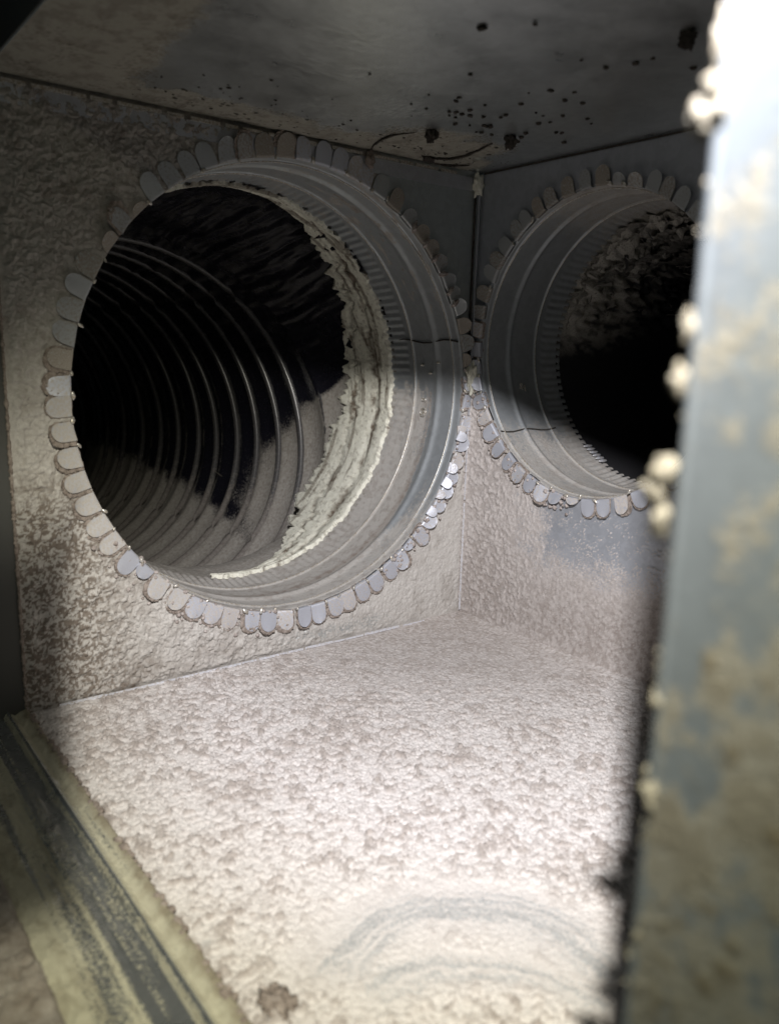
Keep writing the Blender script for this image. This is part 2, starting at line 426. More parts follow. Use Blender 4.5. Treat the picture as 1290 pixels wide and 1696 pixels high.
# ------------------------------------------------------------------ right wall (plane x = 0)
ys = np.linspace(-.62, 0, 620); zs = np.linspace(0, H, 420)
Y, Z = np.meshgrid(ys, zs, indexing='ij')
F = grid_faces(620, 420)[:, ::-1]
Y, Z, F, rr = cut_hole(Y, Z, CYR, CZR, RR, F)
p1 = 1 - worley(Y * 230, Z * 230, 31); p2 = 1 - worley(Y * 480, Z * 480, 32)
nb = fbm(Y * 60, Z * 60, 33)
low = sst(.225, .20, Z + .03 * (nb - .5))                       # dusty below mid height
corner = sst(-.150, -.030, Y + .05 * (nb - .5))
base = sst(.125, .020, Z + .03 * (nb - .5))
dust = low * (.22 + .75 * np.maximum(corner * sst(.03, .06, Z) * .95, base)) + .1 * (nb - .5)
specks = sst(.74, .86, p2) * sst(.36, .6, vn(Y * 140, Z * 140, 35)) * low
dust = np.clip(dust + .55 * specks, 0, 1)
thick = np.clip(dust, 0, 1)
edge = np.minimum(Z, H - Z)
fa = fbm(Y * 330, Z * 330, 36, 4); fb = fbm(Y * 460, Z * 460, 37, 3)
h = (.0013 * sst(.46, .62, fa) * corner * low + .0012 * (fb - .3) + .0006 * specks) * thick * sst(0, .006, edge) * (.3 + .7 * sst(RR, RR + .02, rr))
hd = .004 * np.exp(-Z / .010) + .004 * np.exp(Y / .008) * low * sst(0, .02, Z)
tone = np.clip(.35 * (1 - sst(.40, .6, fa)) * np.maximum(corner, base) + .30 * base + .25 * (fb - .5), 0, 1) * (1 - .8 * specks)
V = np.stack([-(h + hd * sst(0, .003, -Y + .002)), Y, Z], -1).reshape(-1, 3)
V, F, A = compact(V, F, dict(dust=dust, tone=tone))
wr = link('wall_right', mesh_np('wall_right', V, F, A), M_wallr); wr['kind'] = 'structure'

# ------------------------------------------------------------------ ceiling
xs = np.linspace(-W, 0, 330); ys = np.linspace(-.62, 0, 400)
X, Y = np.meshgrid(xs, ys, indexing='ij')
nb = fbm(X * 55, Y * 55, 41); p2 = 1 - worley(X * 260, Y * 260, 42)
d_left = sst(-.318, -.36, X - .10 * (Y + .06) + .02 * (nb - .5))
d_back = sst(-.065, -.025, Y + .22 * (X + .22) * (X > -.22) * 0 + .03 * (nb - .5)) * sst(-.0, -.03, X)
d_back2 = sst(-.13, -.06, Y + .03 * (nb - .5)) * sst(-.20, -.12, X) * sst(-.02, -.06, X)
sp = sst(.72, .84, p2) * sst(.45, .65, vn(X * 60, Y * 60, 43)) * sst(-.30, -.02, Y)
dust = np.clip(.92 * np.maximum(d_left, np.maximum(d_back * .8, d_back2 * .75)) + .45 * sp + .12 * (nb - .4), 0, 1)
hh = dust * (.0006 * p2 + .0008 * fbm(X * 150, Y * 150, 44)) + .0016 * (fbm(X * 6, Y * 6, 45, 2) - .5)
tone = np.clip(.9 * sp + .4 * sst(.5, .7, fbm(X * 120, Y * 120, 46)), 0, 1)
edge = np.minimum(np.minimum(-X, X + W), -Y)
V = np.stack([X, Y, H - hh * sst(0, .01, edge)], -1).reshape(-1, 3)
ce = link('ceiling', mesh_np('ceiling', V, grid_faces(330, 400)[:, ::-1], dict(dust=dust, tone=tone)), M_ceil); ce['kind'] = 'structure'

# seams: folded sheet edges along the joints, parts of the walls they finish
def strip(name, parent, L, mat): return link(name, boxes(name, L), mat, parent)
rs = random.Random(8); L = []; x = -.392
while x < -.04:
    w = rs.uniform(.02, .07); L.append((x, min(x + w, -.035), -.0041, -.0035, .0008, .0024 + rs.uniform(0, .0007))); x += w + rs.uniform(.0005, .004) * (1 if x < -.15 else 3)
strip('floor_seam', wl, L, M_seam)
rs = random.Random(3)
L = []; x = -.405
while x < -.03:
    w = rs.uniform(.008, .035)
    L.append((x, min(x + w, -.02), -.0030, -.0016 + .0, H - .0052 - rs.uniform(0, .0006), H - .0032)); x += w + rs.uniform(.001, .006)
strip('ceiling_seam', wl, L, M_edge)
strip('ceiling_flange', wl, [(-W + .004, -.010, -.0016, -.0004, H - .017, H - .0056)], M_zinc)
strip('corner_seam', wr, [(-.0066, -.0054, -.0066, -.0054, .006, .115), (-.0060, -.0050, -.0060, -.0050, .118, .19)], M_seam)
strip('corner_flange', wr, [(-.0042, -.0026, -.0046, -.0030, .20, .405)], M_zinc)
strip('corner_gap', wl, [(-.0062, -.0046, -.0016, -.0004, .22, .40)], M_soot)
strip('ceiling_gap', wr, [(-.0010, -.0004, -.40, -.006, H - .0022, H - .0006)], M_soot)

# ------------------------------------------------------------------ duct collars
def revolve(name, P, prof, nth, th0, th1, disp=None, attrf=None, closed=True):
    """prof: list of (d, r); P maps (r, th, d) to a point"""
    prof = np.array(prof); nd = len(prof)
    th = np.linspace(th0, th1, nth, endpoint=not closed)
    TH, D = np.meshgrid(th, prof[:, 0], indexing='ij'); RR_ = np.broadcast_to(prof[:, 1], TH.shape).copy()
    if disp is not None: RR_ = RR_ + disp(TH, D)
    p = P(RR_, TH, D)
    V = np.stack([np.broadcast_to(q, TH.shape) for q in p], -1).reshape(-1, 3)
    return mesh_np(name, V, grid_faces(nth, nd, closed), attrf(TH, D) if attrf else None)
def sleeve_profile(R, end, beads, crimp0):
    d = np.unique(np.concatenate([np.linspace(-.0008, end, 90)] + [np.linspace(b - .006, b + .006, 17) for b, a, w in beads]))
    r = np.full_like(d, R)
    for b, a, w in beads: r = r - a * np.exp(-((d - b) / w) ** 2)
    r = r - .003 * sst(crimp0, end, d)
    r = r + .0016 * sst(.004, -.0008, d)
    return list(zip(d, r))
def make_collar(name, loc, P, R, end, beads, crimp0, ncr, label, dustf):
    root = empty(name, loc, label, 'duct collar', 'round duct collars set in the plenum walls')
    iv = Vector(loc)
    def disp(TH, D):
        c = sst(crimp0, crimp0 + .006, D) * .0005 * np.sin(TH * ncr) * (1 + .4 * np.sin(TH * 7.3))
        return c + .0004 * (fbm(TH * 6, D * 40, 51) - .5)
    def attrf(TH, D): return dustf(TH, D)
    me = revolve('sleeve', P, sleeve_profile(R, end, beads, crimp0), 900, 0, 2 * math.pi, disp, attrf)
    o = link('sleeve', me, M_collar, root); o.matrix_parent_inverse = Matrix.Translation(-iv)
    return root, iv
def shift(o, iv): o.matrix_parent_inverse = Matrix.Translation(-iv); return o

def dust_left(TH, D):
    s = np.sin(TH)
    n = fbm(TH * 14, D * 160, 61)
    lowd = sst(.12, -.05, s + .25 * (n - .5))
    b = .25 + .40 * sst(.02, .06, D) + .4 * sst(-.3, -.85, s) - .55 * np.exp(-((D - .036) / .007) ** 2) * sst(-1.0, -.5, s)
    b2 = .62 * np.exp(-((D - .047) / .0045) ** 2)
    top = .42 * sst(.55, .95, s) + .5 * np.exp(-((TH - .65) / .5) ** 2) * sst(.55, .75, n)
    d = np.clip(lowd * np.maximum(b, b2) + top + .3 * (n - .5), 0, 1)
    tone = np.clip(.9 * b2 + .4 * sst(.5, .7, fbm(TH * 40, D * 250, 62)), 0, 1)
    return dict(dust=d, tone=tone)
def dust_right(TH, D):
    s = np.sin(TH); n = fbm(TH * 14, D * 160, 63)
    d = np.clip(.46 * sst(-.35, -.8, s) + .42 * sst(.6, 1, s) + .25 * (n - .5) + .16, 0, 1)
    return dict(dust=d, tone=np.clip(.3 * sst(.5, .7, n), 0, 1))
colL, ivL = make_collar('duct_collar', (CXL, 0, CZL), pl, RL, .107, [(.036, .0022, .0042), (.071, .0016, .0012), (.012, .0010, .0010)], .078, 150,
                        'large galvanized collar in the left wall, its tabs folded round the rim', dust_left)
colR, ivR = make_collar('duct_collar', (0, CYR, CZR), pr, RR, .107, [(.037, .0018, .0030), (.073, .0014, .0012), (.008, .0010, .0010)], .080, 110,
                        'smaller galvanized collar in the right wall, half hidden by the near plate', dust_right)
def bead_line(parent, iv, P, R, d, r=.00055):
    pts = [P(R, a, d) for a in np.linspace(0, 2 * math.pi, 181)]
    return shift(link('bead', tube('bead', pts, r, 6), M_edge, parent), iv)
bead_line(colL, ivL, pl, RL - .0015, .0708, .0006)
bead_line(colL, ivL, pl, RL - .0012, .012, .0005)
bead_line(colR, ivR, pr, RR - .0013, .0728, .0005)
bead_line(colR, ivR, pr, RR - .0012, .008, .0006)
# lap seam of the sleeve
def lap(parent, iv, P, R, th, d0, d1):
    pts = [P(R - .0009, th + .01 * math.sin(k), d0 + (d1 - d0) * k / 10) for k in range(11)]
    shift(link('seam', tube('seam', pts, .0007, 6), M_soot, parent), iv)
lap(colL, ivL, pl, RL, R_(15.5), .002, .104)
lap(colR, ivR, pr, RR, R_(-141), .004, .080)
# rivet-like dimples beside the left seam
for th, d in ((8, .058), (5.5, .046), (9, .033)):
    v, f = blob_np((0, 0, 0), (.0022, .0022, .0012), d * 100, .3, 2)
    p = np.array(pl(RL - .0015, R_(th), d)); shift(link('rivet', mesh_np('rivet', v + p, f), M_edge, colL), ivL)
# stamped marks inside the sleeves
def stamp(parent, iv, P, R, txt, th, d, size, rot):
    cu = bpy.data.curves.new('stamp_text', 'FONT'); cu.body = txt; cu.size = size; cu.align_x = 'CENTER'; cu.align_y = 'CENTER'; cu.fill_mode = 'NONE'; cu.bevel_depth = .00035
    o = bpy.data.objects.new('stamp_text', cu); COL.objects.link(o)
    me = bpy.data.meshes.new_from_object(o.evaluated_get(bpy.context.evaluated_depsgraph_get())); bpy.data.objects.remove(o)
    co = np.empty(len(me.vertices) * 3, np.float32); me.vertices.foreach_get('co', co); co = co.reshape(-1, 3)
    c, s = math.cos(rot), math.sin(rot)
    u = co[:, 0] * c - co[:, 1] * s; w = co[:, 0] * s + co[:, 1] * c
    p = P(R - .0008 - co[:, 2], th + w / R, d - u)
    me.vertices.foreach_set('co', np.stack([np.broadcast_to(q, u.shape) for q in p], -1).astype(np.float32).ravel()); me.update()
    me.name = 'stamped_mark'
    shift(link('stamped_mark', me, M_edge, parent), iv)

# ------------------------------------------------------------------ collar tabs
def tab_mesh(Wt, L, curl, skew, seed, thick=.0007, grow=0.0, lump=0.0):
    thick = thick * .62
    rg = np.random.RandomState(seed)
    path = [(0, -.004), (.0, -.0018), (.0006, -.0004), (.0018, 0)]
    ns = 12
    for k in range(1, ns + 1):
        s = 1 - (1 - k / ns) ** 1.6; path.append((.0018 + (L - .0018) * s, curl * s * s))
    path = np.array(path); nt_ = 9
    t = np.linspace(-1, 1, nt_)
    rc = Wt * .5
    V = []
    for (y, z) in path:
        q = max(0.0, (y - (L - rc)) / rc)
        wd_ = (Wt / 2) * math.sqrt(max(0, 1 - min(q, 1) ** 2.2)) * (1 - .05 * max(0, y) / L) if q > 0 else Wt / 2
        wd_ = max(wd_, Wt * .06) + grow
        for tt in t:
            V.append((tt * wd_ + skew * y, y + (grow if y > L * .5 else 0) * min(1, y / L) * 1.0, z + .0002 * math.sin(3 * tt + seed) * y / L))
    V = np.array(V); n = len(V)
    top = V.copy(); bot = V.copy(); bot[:, 2] -= thick
    if lump:
        top[:, 2] += lump * (rg.rand(n) - .6); bot[:, :2] += lump * .8 * (rg.rand(n, 2) - .5); top[:, :2] += lump * .8 * (rg.rand(n, 2) - .5)
    m_ = len(path)
    g = grid_faces(m_, nt_)
    F = [g, g[:, ::-1] + n]
    a = np.arange(n).reshape(m_, nt_)
    loop = np.concatenate([a[:, 0], a[-1, 1:], a[::-1, -1][1:], a[0, ::-1][1:]])
    F.append(np.array([(loop[i], loop[i + 1], loop[i + 1] + n, loop[i] + n) for i in range(len(loop) - 1)]))
    return mesh_np('tab', np.concatenate([top, bot]), np.concatenate(F), smooth=False)
def frame(P, R, th, side, tilt, twist, off, sc=1.0):
    p = Vector([float(q) for q in P(R, th, 0)])
    if side == 'L': rad = Vector((math.cos(th), 0, math.sin(th))); out = Vector((0, -1, 0))
    else: rad = Vector((0, -math.cos(th), math.sin(th))); out = Vector((-1, 0, 0))
    tan = rad.cross(out)
    m = Matrix.Identity(4)
    for i in range(3): m[i][0] = tan[i]; m[i][1] = rad[i]; m[i][2] = out[i]
    m.translation = p + out * off
    return m @ Matrix.Rotation(tilt, 4, 'X') @ Matrix.Rotation(twist, 4, 'Y')
# angle of each tab round the rim (degrees), its state: f flat, d dusty, e bent out edge-on, s short stub, o overlapping pair
LEFT = [(172.1, 'f'), (166.6, 'f'), (161.6, 'f'), (156.1, 'f'), (151, 'f'), (145.6, 's'), (139.5, 'd'), (134.8, 's'), (130.2, 'f'), (124.7, 'f'), (120, 'f'), (114.9, 'f'),
        (110.2, 'f'), (105.4, 'd'), (100, 'f'), (95.4, 'd'), (89.8, 'f'), (84.5, 'f'), (79.7, 'f'), (75, 'f'), (70.7, 'f'), (65.7, 'f'), (60.5, 'f'), (54.5, 'e'),
        (49, 'e'), (44.1, 'e'), (38.5, 'e'), (33.2, 'e'), (29.3, 'e'), (25.1, 'c'), (20.2, 'c'), (15.0, 'c'), (9.5, 's'), (3.1, 'd'), (-2.5, 'd'), (-8.6, 'o'), (-14.8, 'o'), (-20.3, 'o'),
        (-24.9, 'o'), (-29.5, 'o'), (-34.2, 'o'), (-39.5, 'o'), (-44.7, 'd'), (-49.5, 's'), (-54.4, 'f'), (-59, 'f'), (-64, 'f'), (-69.5, 'f'), (-74.1, 'f'), (-79, 'f'), (-84, 'f'),
        (-88.8, 'd'), (-94.3, 'd'), (-99.7, 'd'), (-104.7, 'f'), (-110.2, 'f'), (-115.5, 'f'), (-120.6, 'f'), (-125.3, 'f'), (-131.2, 'd'), (-136.4, 's'), (-141.2, 'f'), (-146.6, 'f'),
        (-151.7, 'f'), (-156.8, 'f'), (-162.4, 'f'), (-167.9, 'f'), (-173.7, 'd'), (-178.4, 'f'), (176.9, 'f')]
RIGHT = [(150.8, 'f'), (144.5, 'f'), (138.6, 'f'), (131.1, 'f'), (124.8, 'f'), (118.6, 'f'), (112, 'f'), (103.5, 'f'), (95.8, 'f'), (88.2, 'f'), (81, 's'), (73.5, 's'), (65.9, 'f'), (60.2, 'f'), (53.4, 'f'),
         (46, 'f'), (38, 'f'), (159, 'f'), (166.6, 'f'), (174.3, 'f'), (-178.5, 'f'), (-170.5, 's'), (-163.5, 's'), (-156.4, 'f'), (-149.5, 'f'), (-142.1, 'd'), (-135, 'd'), (-127, 'f'), (-120.5, 'f'),
         (-113.3, 'f'), (-105.7, 'd'), (-98.5, 's'), (-91, 's'), (-83.7, 'f'), (-76.2, 'f'), (-68.3, 'f'), (-60.8, 'f'), (-53.5, 'f'), (-46, 'f')]
rt = random.Random(21)
meshL = {('f', k): tab_mesh(.0146 + .0012 * (k % 3 - 1), .0172 + .0008 * (k % 2), .0005 * (k - 2), .05 * (k - 2), k) for k in range(5)}
meshR = {('f', k): tab_mesh(.0130 + .0008 * (k % 3 - 1), .0152, .0004 * (k - 2), .04 * (k - 2), 30 + k) for k in range(5)}
crustL = [tab_mesh(.0150, .0176, .0, .0, 50 + k, .0020, .0013, .0016) for k in range(4)]
crustR = [tab_mesh(.0132, .0154, .0, .0, 60 + k, .0014, .0010, .0012) for k in range(3)]
short = [tab_mesh(.0135, .0075 + .002 * k, .0010, .1 * (k - 1), 70 + k) for k in range(3)]
cornerT = [tab_mesh(.0155, .0125, .0006, .0, 80 + k) for k in range(2)]
over = [tab_mesh(.0125, .0120 + .001 * k, -.0015, .12 * (k - 1), 90 + k) for k in range(3)]
knob = [mesh_np('fold', *blob_np((0, .001, .0006), (.0013, .0030, .0011), 3 + k, .6, 2)) for k in range(3)]
for me in crustL + crustR: me.materials.append(M_brown); me.name = 'dust_crust'
for me in list(meshL.values()) + list(meshR.values()) + short + cornerT + over: me.materials.append(M_tab)
for me in knob: me.materials.append(M_edge)
tuck = [mesh_np('folded_tongue', *blob_np((0, .002, .001), (.0022, .0048, .0018), 13 + k, .5, 3)) for k in range(3)]
for me in tuck: me.materials.append(M_lint)
def twin(me, mat):
    c = me.copy(); c.materials.clear(); c.materials.append(mat); return c
m, t = nt('tab_dusty_shaded'); b = NB(t)  # dustier tab copy with the shade of the upper rim put into its colour
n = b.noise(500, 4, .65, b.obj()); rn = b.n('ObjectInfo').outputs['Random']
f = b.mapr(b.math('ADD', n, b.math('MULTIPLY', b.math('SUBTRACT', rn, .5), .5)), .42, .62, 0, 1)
b.out(b.mixs(f, b.bsdf((.47, .49, .50), .45, .5), b.bsdf(b.mix(b.mapr(b.noise(1300, 3, .6, b.obj()), .3, .7), (.24, .21, .175), (.40, .37, .33)), .95, 0, None, .2))); M_tabshade = m
m, t = nt('tab_dusted'); b = NB(t)
n = b.noise(380, 5, .65, b.obj()); n3 = b.noise(1500, 3, .6, b.obj())
b.out(b.mixs(b.mapr(n, .40, .56, .25, 1), b.bsdf((.55, .56, .59), .55, .4), b.bsdf(b.mix(b.mapr(n3, .3, .7), (.40, .37, .33), (.55, .515, .47)), .95, 0, b.bump(n3, .5, .0008), .2))); M_tabdust = m
_shaded = {}; _dusty = {}
def dusty_tab(me):
    if me.name not in _dusty: _dusty[me.name] = twin(me, M_tabdust)
    return _dusty[me.name]
def shaded_tab(me):
    if me.name not in _shaded: _shaded[me.name] = twin(me, M_tabshade)
    return _shaded[me.name]
def put(name, me, parent, iv, mw):
    o = bpy.data.objects.new(name, me); COL.objects.link(o); o.parent = parent
    o.matrix_parent_inverse = Matrix.Identity(4); o.matrix_basis = Matrix.Translation(-iv) @ mw
    return o
def child(name, me, parent, mb):
    o = bpy.data.objects.new(name, me); COL.objects.link(o); o.parent = parent; o.matrix_basis = mb
    return o
for side, L, P, R, root, iv, M_, CR in (('L', LEFT, pl, RL, colL, ivL, meshL, crustL), ('R', RIGHT, pr, RR, colR, ivR, meshR, crustR)):
    for i, (deg, st) in enumerate(L):
        th = R_(deg + rt.uniform(-.5, .5)); k = rt.randrange(5)
        tilt = R_(rt.uniform(1, 9)); twist = R_(rt.uniform(-7, 7)); off = .0024
        lit = math.sin(th) < .15
        if st == 'f': me = M_[('f', k)]
        elif st == 'd': me = M_[('f', k)]; tilt = R_(rt.uniform(5, 22)); twist = R_(rt.uniform(-18, 18))
        elif st == 's': me = short[k % 3]; tilt = R_(rt.uniform(5, 35))
        elif st == 'e': me = cornerT[k % 2]; tilt = R_(rt.uniform(2, 8))
        elif st == 'c': me = cornerT[k % 2]; tilt = R_(rt.uniform(18, 32))
        else: me = cornerT[k % 2]; tilt = R_(rt.uniform(6, 22)); twist = R_(rt.uniform(-12, 12))
        if math.sin(th) > .12 and not (side == 'L' and 68 < deg < 92): me = shaded_tab(me)
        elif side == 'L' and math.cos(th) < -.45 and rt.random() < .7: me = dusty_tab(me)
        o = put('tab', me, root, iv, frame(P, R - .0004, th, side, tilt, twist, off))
        if st == 'e':
            fo = child('folded_tongue', tuck[k % 3], o, Matrix.Translation((.0075, -.0012, .002)) @ Matrix.Rotation(R_(rt.uniform(-30, 30)), 4, 'Z'))
        if st in 'd' or (st == 'f' and lit) or (st == 'o'):
            if st == 'o': c = child('dust_crust', short[0].copy(), o, Matrix.Translation((0, 0, -.0014)) @ Matrix.Scale(1.15, 4)); c.data.materials.clear(); c.data.materials.append(M_brown); c.data.name = 'dust_crust'
            else: child('dust_crust', CR[i % len(CR)], o, Matrix.Translation((rt.uniform(-.0008, .0008), rt.uniform(-.0004, .0008), -.0009)))
        if st == 'o':                                                        # smaller folded tongue riding over the root
            child('folded_tongue', over[k % 3], o, Matrix.Translation((.0075 * rt.choice((-1, 1)), -.0035, .0022)) @ Matrix.Rotation(R_(rt.uniform(14, 40)), 4, 'X') @ Matrix.Rotation(R_(rt.uniform(-15, 15)), 4, 'Z') @ Matrix.Scale(.75, 4))
        if st in 'fds' and rt.random() < (.75 if lit else .4):                                                      # torn nick of bright metal in the slit beside the tab
            child('burr', knob[k % 3], o, Matrix.Translation((.0086 if side == 'L' else .0078, .0004, .0004)) @ Matrix.Rotation(rt.uniform(0, 3), 4, 'Z') @ Matrix.Scale(rt.uniform(.6, 1.2), 4))
stamp(colL, ivL, pl, RL - .0006, 'S', R_(-3), .0555, .0085, R_(90))
stamp(colL, ivL, pl, RL - .0006, '®', R_(-7.2), .0550, .012, R_(0))
stamp(colR, ivR, pr, RR - .0006, 'VS', R_(-162), .052, .0085, R_(-20))

# pale blobs added on the right sleeve's crimped lip to stand in for its glint
for k in range(6):
    th = R_(-128 + 2.2 * k); p = Vector([float(q) for q in pr(RR - .0052, th, .1035)])
    m4 = Matrix.Rotation(th + 1.57, 4, 'X'); m4.translation = p - ivR
    o = bpy.data.objects.new('crimp_flute', mesh_np('crimp_flute', *blob_np((0, 0, 0), (.0065, .0011, .0016), 40 + k, .25, 2))); COL.objects.link(o)  # added pale blob standing in for the lip's glint, not a real flute
    o.data.materials.append(M_seam); o.parent = colR; o.matrix_basis = m4

# ------------------------------------------------------------------ left flexible duct
def grow(d): return .028 * sst(.140, .265, d)          # the liner balloons past the collar
def bend(d): return .20 * np.maximum(0, d - .2) ** 2.4 + grow(d)
flex = empty('flexible_duct', (CXL, .1, CZL), 'black ribbed flexible duct behind the large left collar, dust along its bottom', 'flexible duct', 'flexible ducts behind the collars')
ivF = Vector((CXL, .1, CZL))
RIBS = [.232 + .050 * k for k in range(17)]; LEAN = .32
def sag(d): return .048 * sst(.140, .265, d) + .025 * np.maximum(0, d - .25)      # the duct hangs lower than its collar
def pf(r, th, d): r = r + grow(d); return (CXL - bend(d) + r * np.cos(th), d, CZL - sag(d) + r * np.sin(th))
def film_disp(TH, D):
    r = 0; DS = D - LEAN * .2 * np.sin(TH)
    for q in RIBS: r = r - .0062 * np.exp(-np.abs((DS - q) / .013) ** 1.5)
    up = sst(.1, .8, np.sin(TH)) + 1.6 * sst(.35, .8, np.sin(TH)) * sst(.34, .2, D)
    return r + (.0010 + .0045 * up) * (fbm(TH * 30, D * 14, 71) - .5) + .002 * (fbm(TH * 7, D * 30, 72) - .5)
def film_dust_shade(TH, D):  # dust mask follows the shadow edge; the dark wedge is shade put into colour
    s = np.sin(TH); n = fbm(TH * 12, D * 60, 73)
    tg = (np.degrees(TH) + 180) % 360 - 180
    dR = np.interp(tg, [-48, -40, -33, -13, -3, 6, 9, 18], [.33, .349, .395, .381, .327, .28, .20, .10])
    lit_side = sst(dR + .03, dR - .055, D + .03 * (n - .5)) * sst(20, 5, tg) * sst(-72, -48, tg)
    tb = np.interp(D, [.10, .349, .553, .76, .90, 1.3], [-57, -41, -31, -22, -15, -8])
    lit_bottom = sst(tb + 4, tb - 7, tg + 8 * (n - .5)) * sst(-175, -150, tg)
    d = .95 * np.maximum(lit_side, lit_bottom)
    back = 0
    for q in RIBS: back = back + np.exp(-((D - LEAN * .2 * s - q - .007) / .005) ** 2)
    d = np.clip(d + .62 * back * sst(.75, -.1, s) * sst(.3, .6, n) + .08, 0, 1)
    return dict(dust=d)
dd = np.linspace(.10, 1.25, 420)
me = revolve('liner', pf, [(d, .1792) for d in dd], 420, 0, 2 * math.pi, film_disp, film_dust_shade)
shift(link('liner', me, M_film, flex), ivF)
rv = np.linspace(0, 2 * math.pi, 121)
ringm = tube('wire_rib', [(.2002 * math.cos(a), LEAN * .2002 * math.sin(a), .2002 * math.sin(a)) for a in rv], .0042, 10); _at = ringm.attributes.new('dust', 'FLOAT', 'POINT'); _at.data.foreach_set('value', np.repeat(sst(-.25, -.8, np.sin(np.array(rv))), 10).astype(np.float32)); ringm.materials.append(M_wire)
for q in RIBS:
    o = bpy.data.objects.new('wire_rib', ringm); COL.objects.link(o); o.parent = flex
    o.location = (-bend(q), q - .1, -float(sag(q))); o.rotation_euler = (R_(rt.uniform(-1, 1)), 0, math.atan(.48 * max(0, q - .2) ** 1.4) + R_(rt.uniform(-1, 1)))
v, f = blob_np((CXL - bend(1.25), 1.26, CZL - float(sag(1.25))), (.18, .03, .18), 4, .1, 3)
shift(link('end_fold', mesh_np('end_fold', v, f), M_film, flex), ivF)
# thin scratch of lint on the liner
me = tube('lint_thread', [pf(.170, R_(-26 + .6 * k), .44 + .010 * k) for k in range(4)], .0004, 5)
shift(link('lint_thread', me, M_pale, flex), ivF)

# pale sealant smeared between collar and liner
NT, ND = 520, 90
th = np.linspace(R_(-100), R_(112), NT); s = np.linspace(0, 1, ND)
TH, S = np.meshgrid(th, s, indexing='ij')
tg = np.degrees(TH)
endd = np.interp(tg, [-100, -85, -75, -62, -52, -40, -25, -10, 0, 20, 35, 50, 65, 80, 95, 112],
                 [.109, .112, .125, .165, .192, .205, .205, .198, .192, .184, .170, .150, .130, .117, .111, .108])
jag = (fbm(TH * 16, TH * 0 + 3.3, 81) - .5) * .040 + (fbm(TH * 48, TH * 0 + 1.3, 82, 4) - .5) * .022
w = endd + jag * sst(.115, .16, endd) - .1045
D = .1045 + w * S - .0035 * (1 - S) * sst(.4, .7, fbm(TH * 17, TH * 0 + 9.1, 88, 4))
ridge = np.exp(-((S - .32 - .10 * np.sin(TH * 1.7)) / .07) ** 2) + .6 * np.exp(-((S - .66 - .08 * np.sin(TH * 2.6 + 1)) / .05) ** 2)
rad = .1764 - .0002 * S + .0016 * (fbm(TH * 10, D * 70, 83) - .5) + .0022 * (ridge - .4) + .0008 * (fbm(TH * 90, D * 260, 84) - .5)
rad = rad + .0022 * sst(.93, 1, S) + .0050 * sst(.04, 0, S)
x, y, z = pl(rad, TH, D)
streak = fbm(TH * 3.5 + D * 20, D * 150 - TH * 2.0, 87, 4)
tone = np.clip(.8 * ridge * sst(.35, .6, fbm(TH * 9, D * 90, 85)) + .65 * sst(.57, .68, streak) + .4 * sst(.6, .7, fbm(TH * 60, D * 260, 86)), 0, 1)
me = mesh_np('sealant_band', np.stack([x, y, z], -1).reshape(-1, 3), grid_faces(NT, ND), dict(tone=tone))
tag(link('sealant_band', me, M_seal), 'pale yellow sealant smeared inside the large collar with a ragged edge', 'sealant')

# ------------------------------------------------------------------ right flexible duct
flex2 = empty('flexible_duct', (.1, CYR, CZR), 'dark torn flexible duct behind the smaller right collar, crumpled lining hanging inside', 'flexible duct', 'flexible ducts behind the collars')
ivF2 = Vector((.1, CYR, CZR))
def torn_disp(TH, D):
    up = sst(-.15, .6, np.sin(TH)) * .85 + .15
    k = sst(.104, .125, D) * sst(-.1, .35, np.sin(TH))
    n = np.abs(fbm(TH * 7, D * 34, 91, 5) - .5) * 2
    return -k * up * (.026 * n + .006 * (1 - worley(TH * 16, D * 90, 92))) - .002 * k
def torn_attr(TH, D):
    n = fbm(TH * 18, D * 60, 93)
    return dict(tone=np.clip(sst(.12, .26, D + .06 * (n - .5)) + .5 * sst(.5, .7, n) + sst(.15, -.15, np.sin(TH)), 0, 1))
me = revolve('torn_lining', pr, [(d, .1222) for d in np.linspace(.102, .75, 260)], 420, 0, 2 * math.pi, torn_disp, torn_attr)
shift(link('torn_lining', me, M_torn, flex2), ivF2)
# torn crescents of lining, layer behind layer
for k, (a0, a1, d0, d1, r0) in enumerate(((28, 172, .106, .125, .1205), (22, 178, .112, .150, .1165), (30, 160, .125, .172, .1115), (15, 150, .145, .205, .1065), (25, 140, .175, .250, .1010), (10, 120, .22, .31, .097))):
    th = np.linspace(R_(a0), R_(a1), 300); s_ = np.linspace(0, 1, 26)
    TH, S = np.meshgrid(th, s_, indexing='ij'); q = (TH - th[0]) / (th[-1] - th[0])
    env = sst(0, .2, q) * sst(1, .8, q)
    jag = (fbm(TH * 14, TH * 0 + k, 200 + k) - .5) * .030 + (fbm(TH * 45, TH * 0 + k, 210 + k, 3) - .5) * .016
    D = d0 + (d1 - d0) * S + jag * env * (1 - S) * .8
    sag = env * (.004 * fbm(TH * 5, TH * 0 + k, 220 + k) + .006 * (fbm(TH * 26, D * 90, 230 + k) - .5))
    RRk = .1222 - (.1222 - r0) * env - sag + .004 * S * env
    p = pr(RRk, TH, D)
    tn = np.clip(.14 * k + .5 * S + .7 * (fbm(TH * 30, D * 150, 240 + k) - .45), 0, 1)
    me = mesh_np('lining_layer', np.stack(p, -1).reshape(-1, 3), grid_faces(300, 26), dict(tone=tn))
    shift(link('lining_layer', me, M_torn, flex2), ivF2)
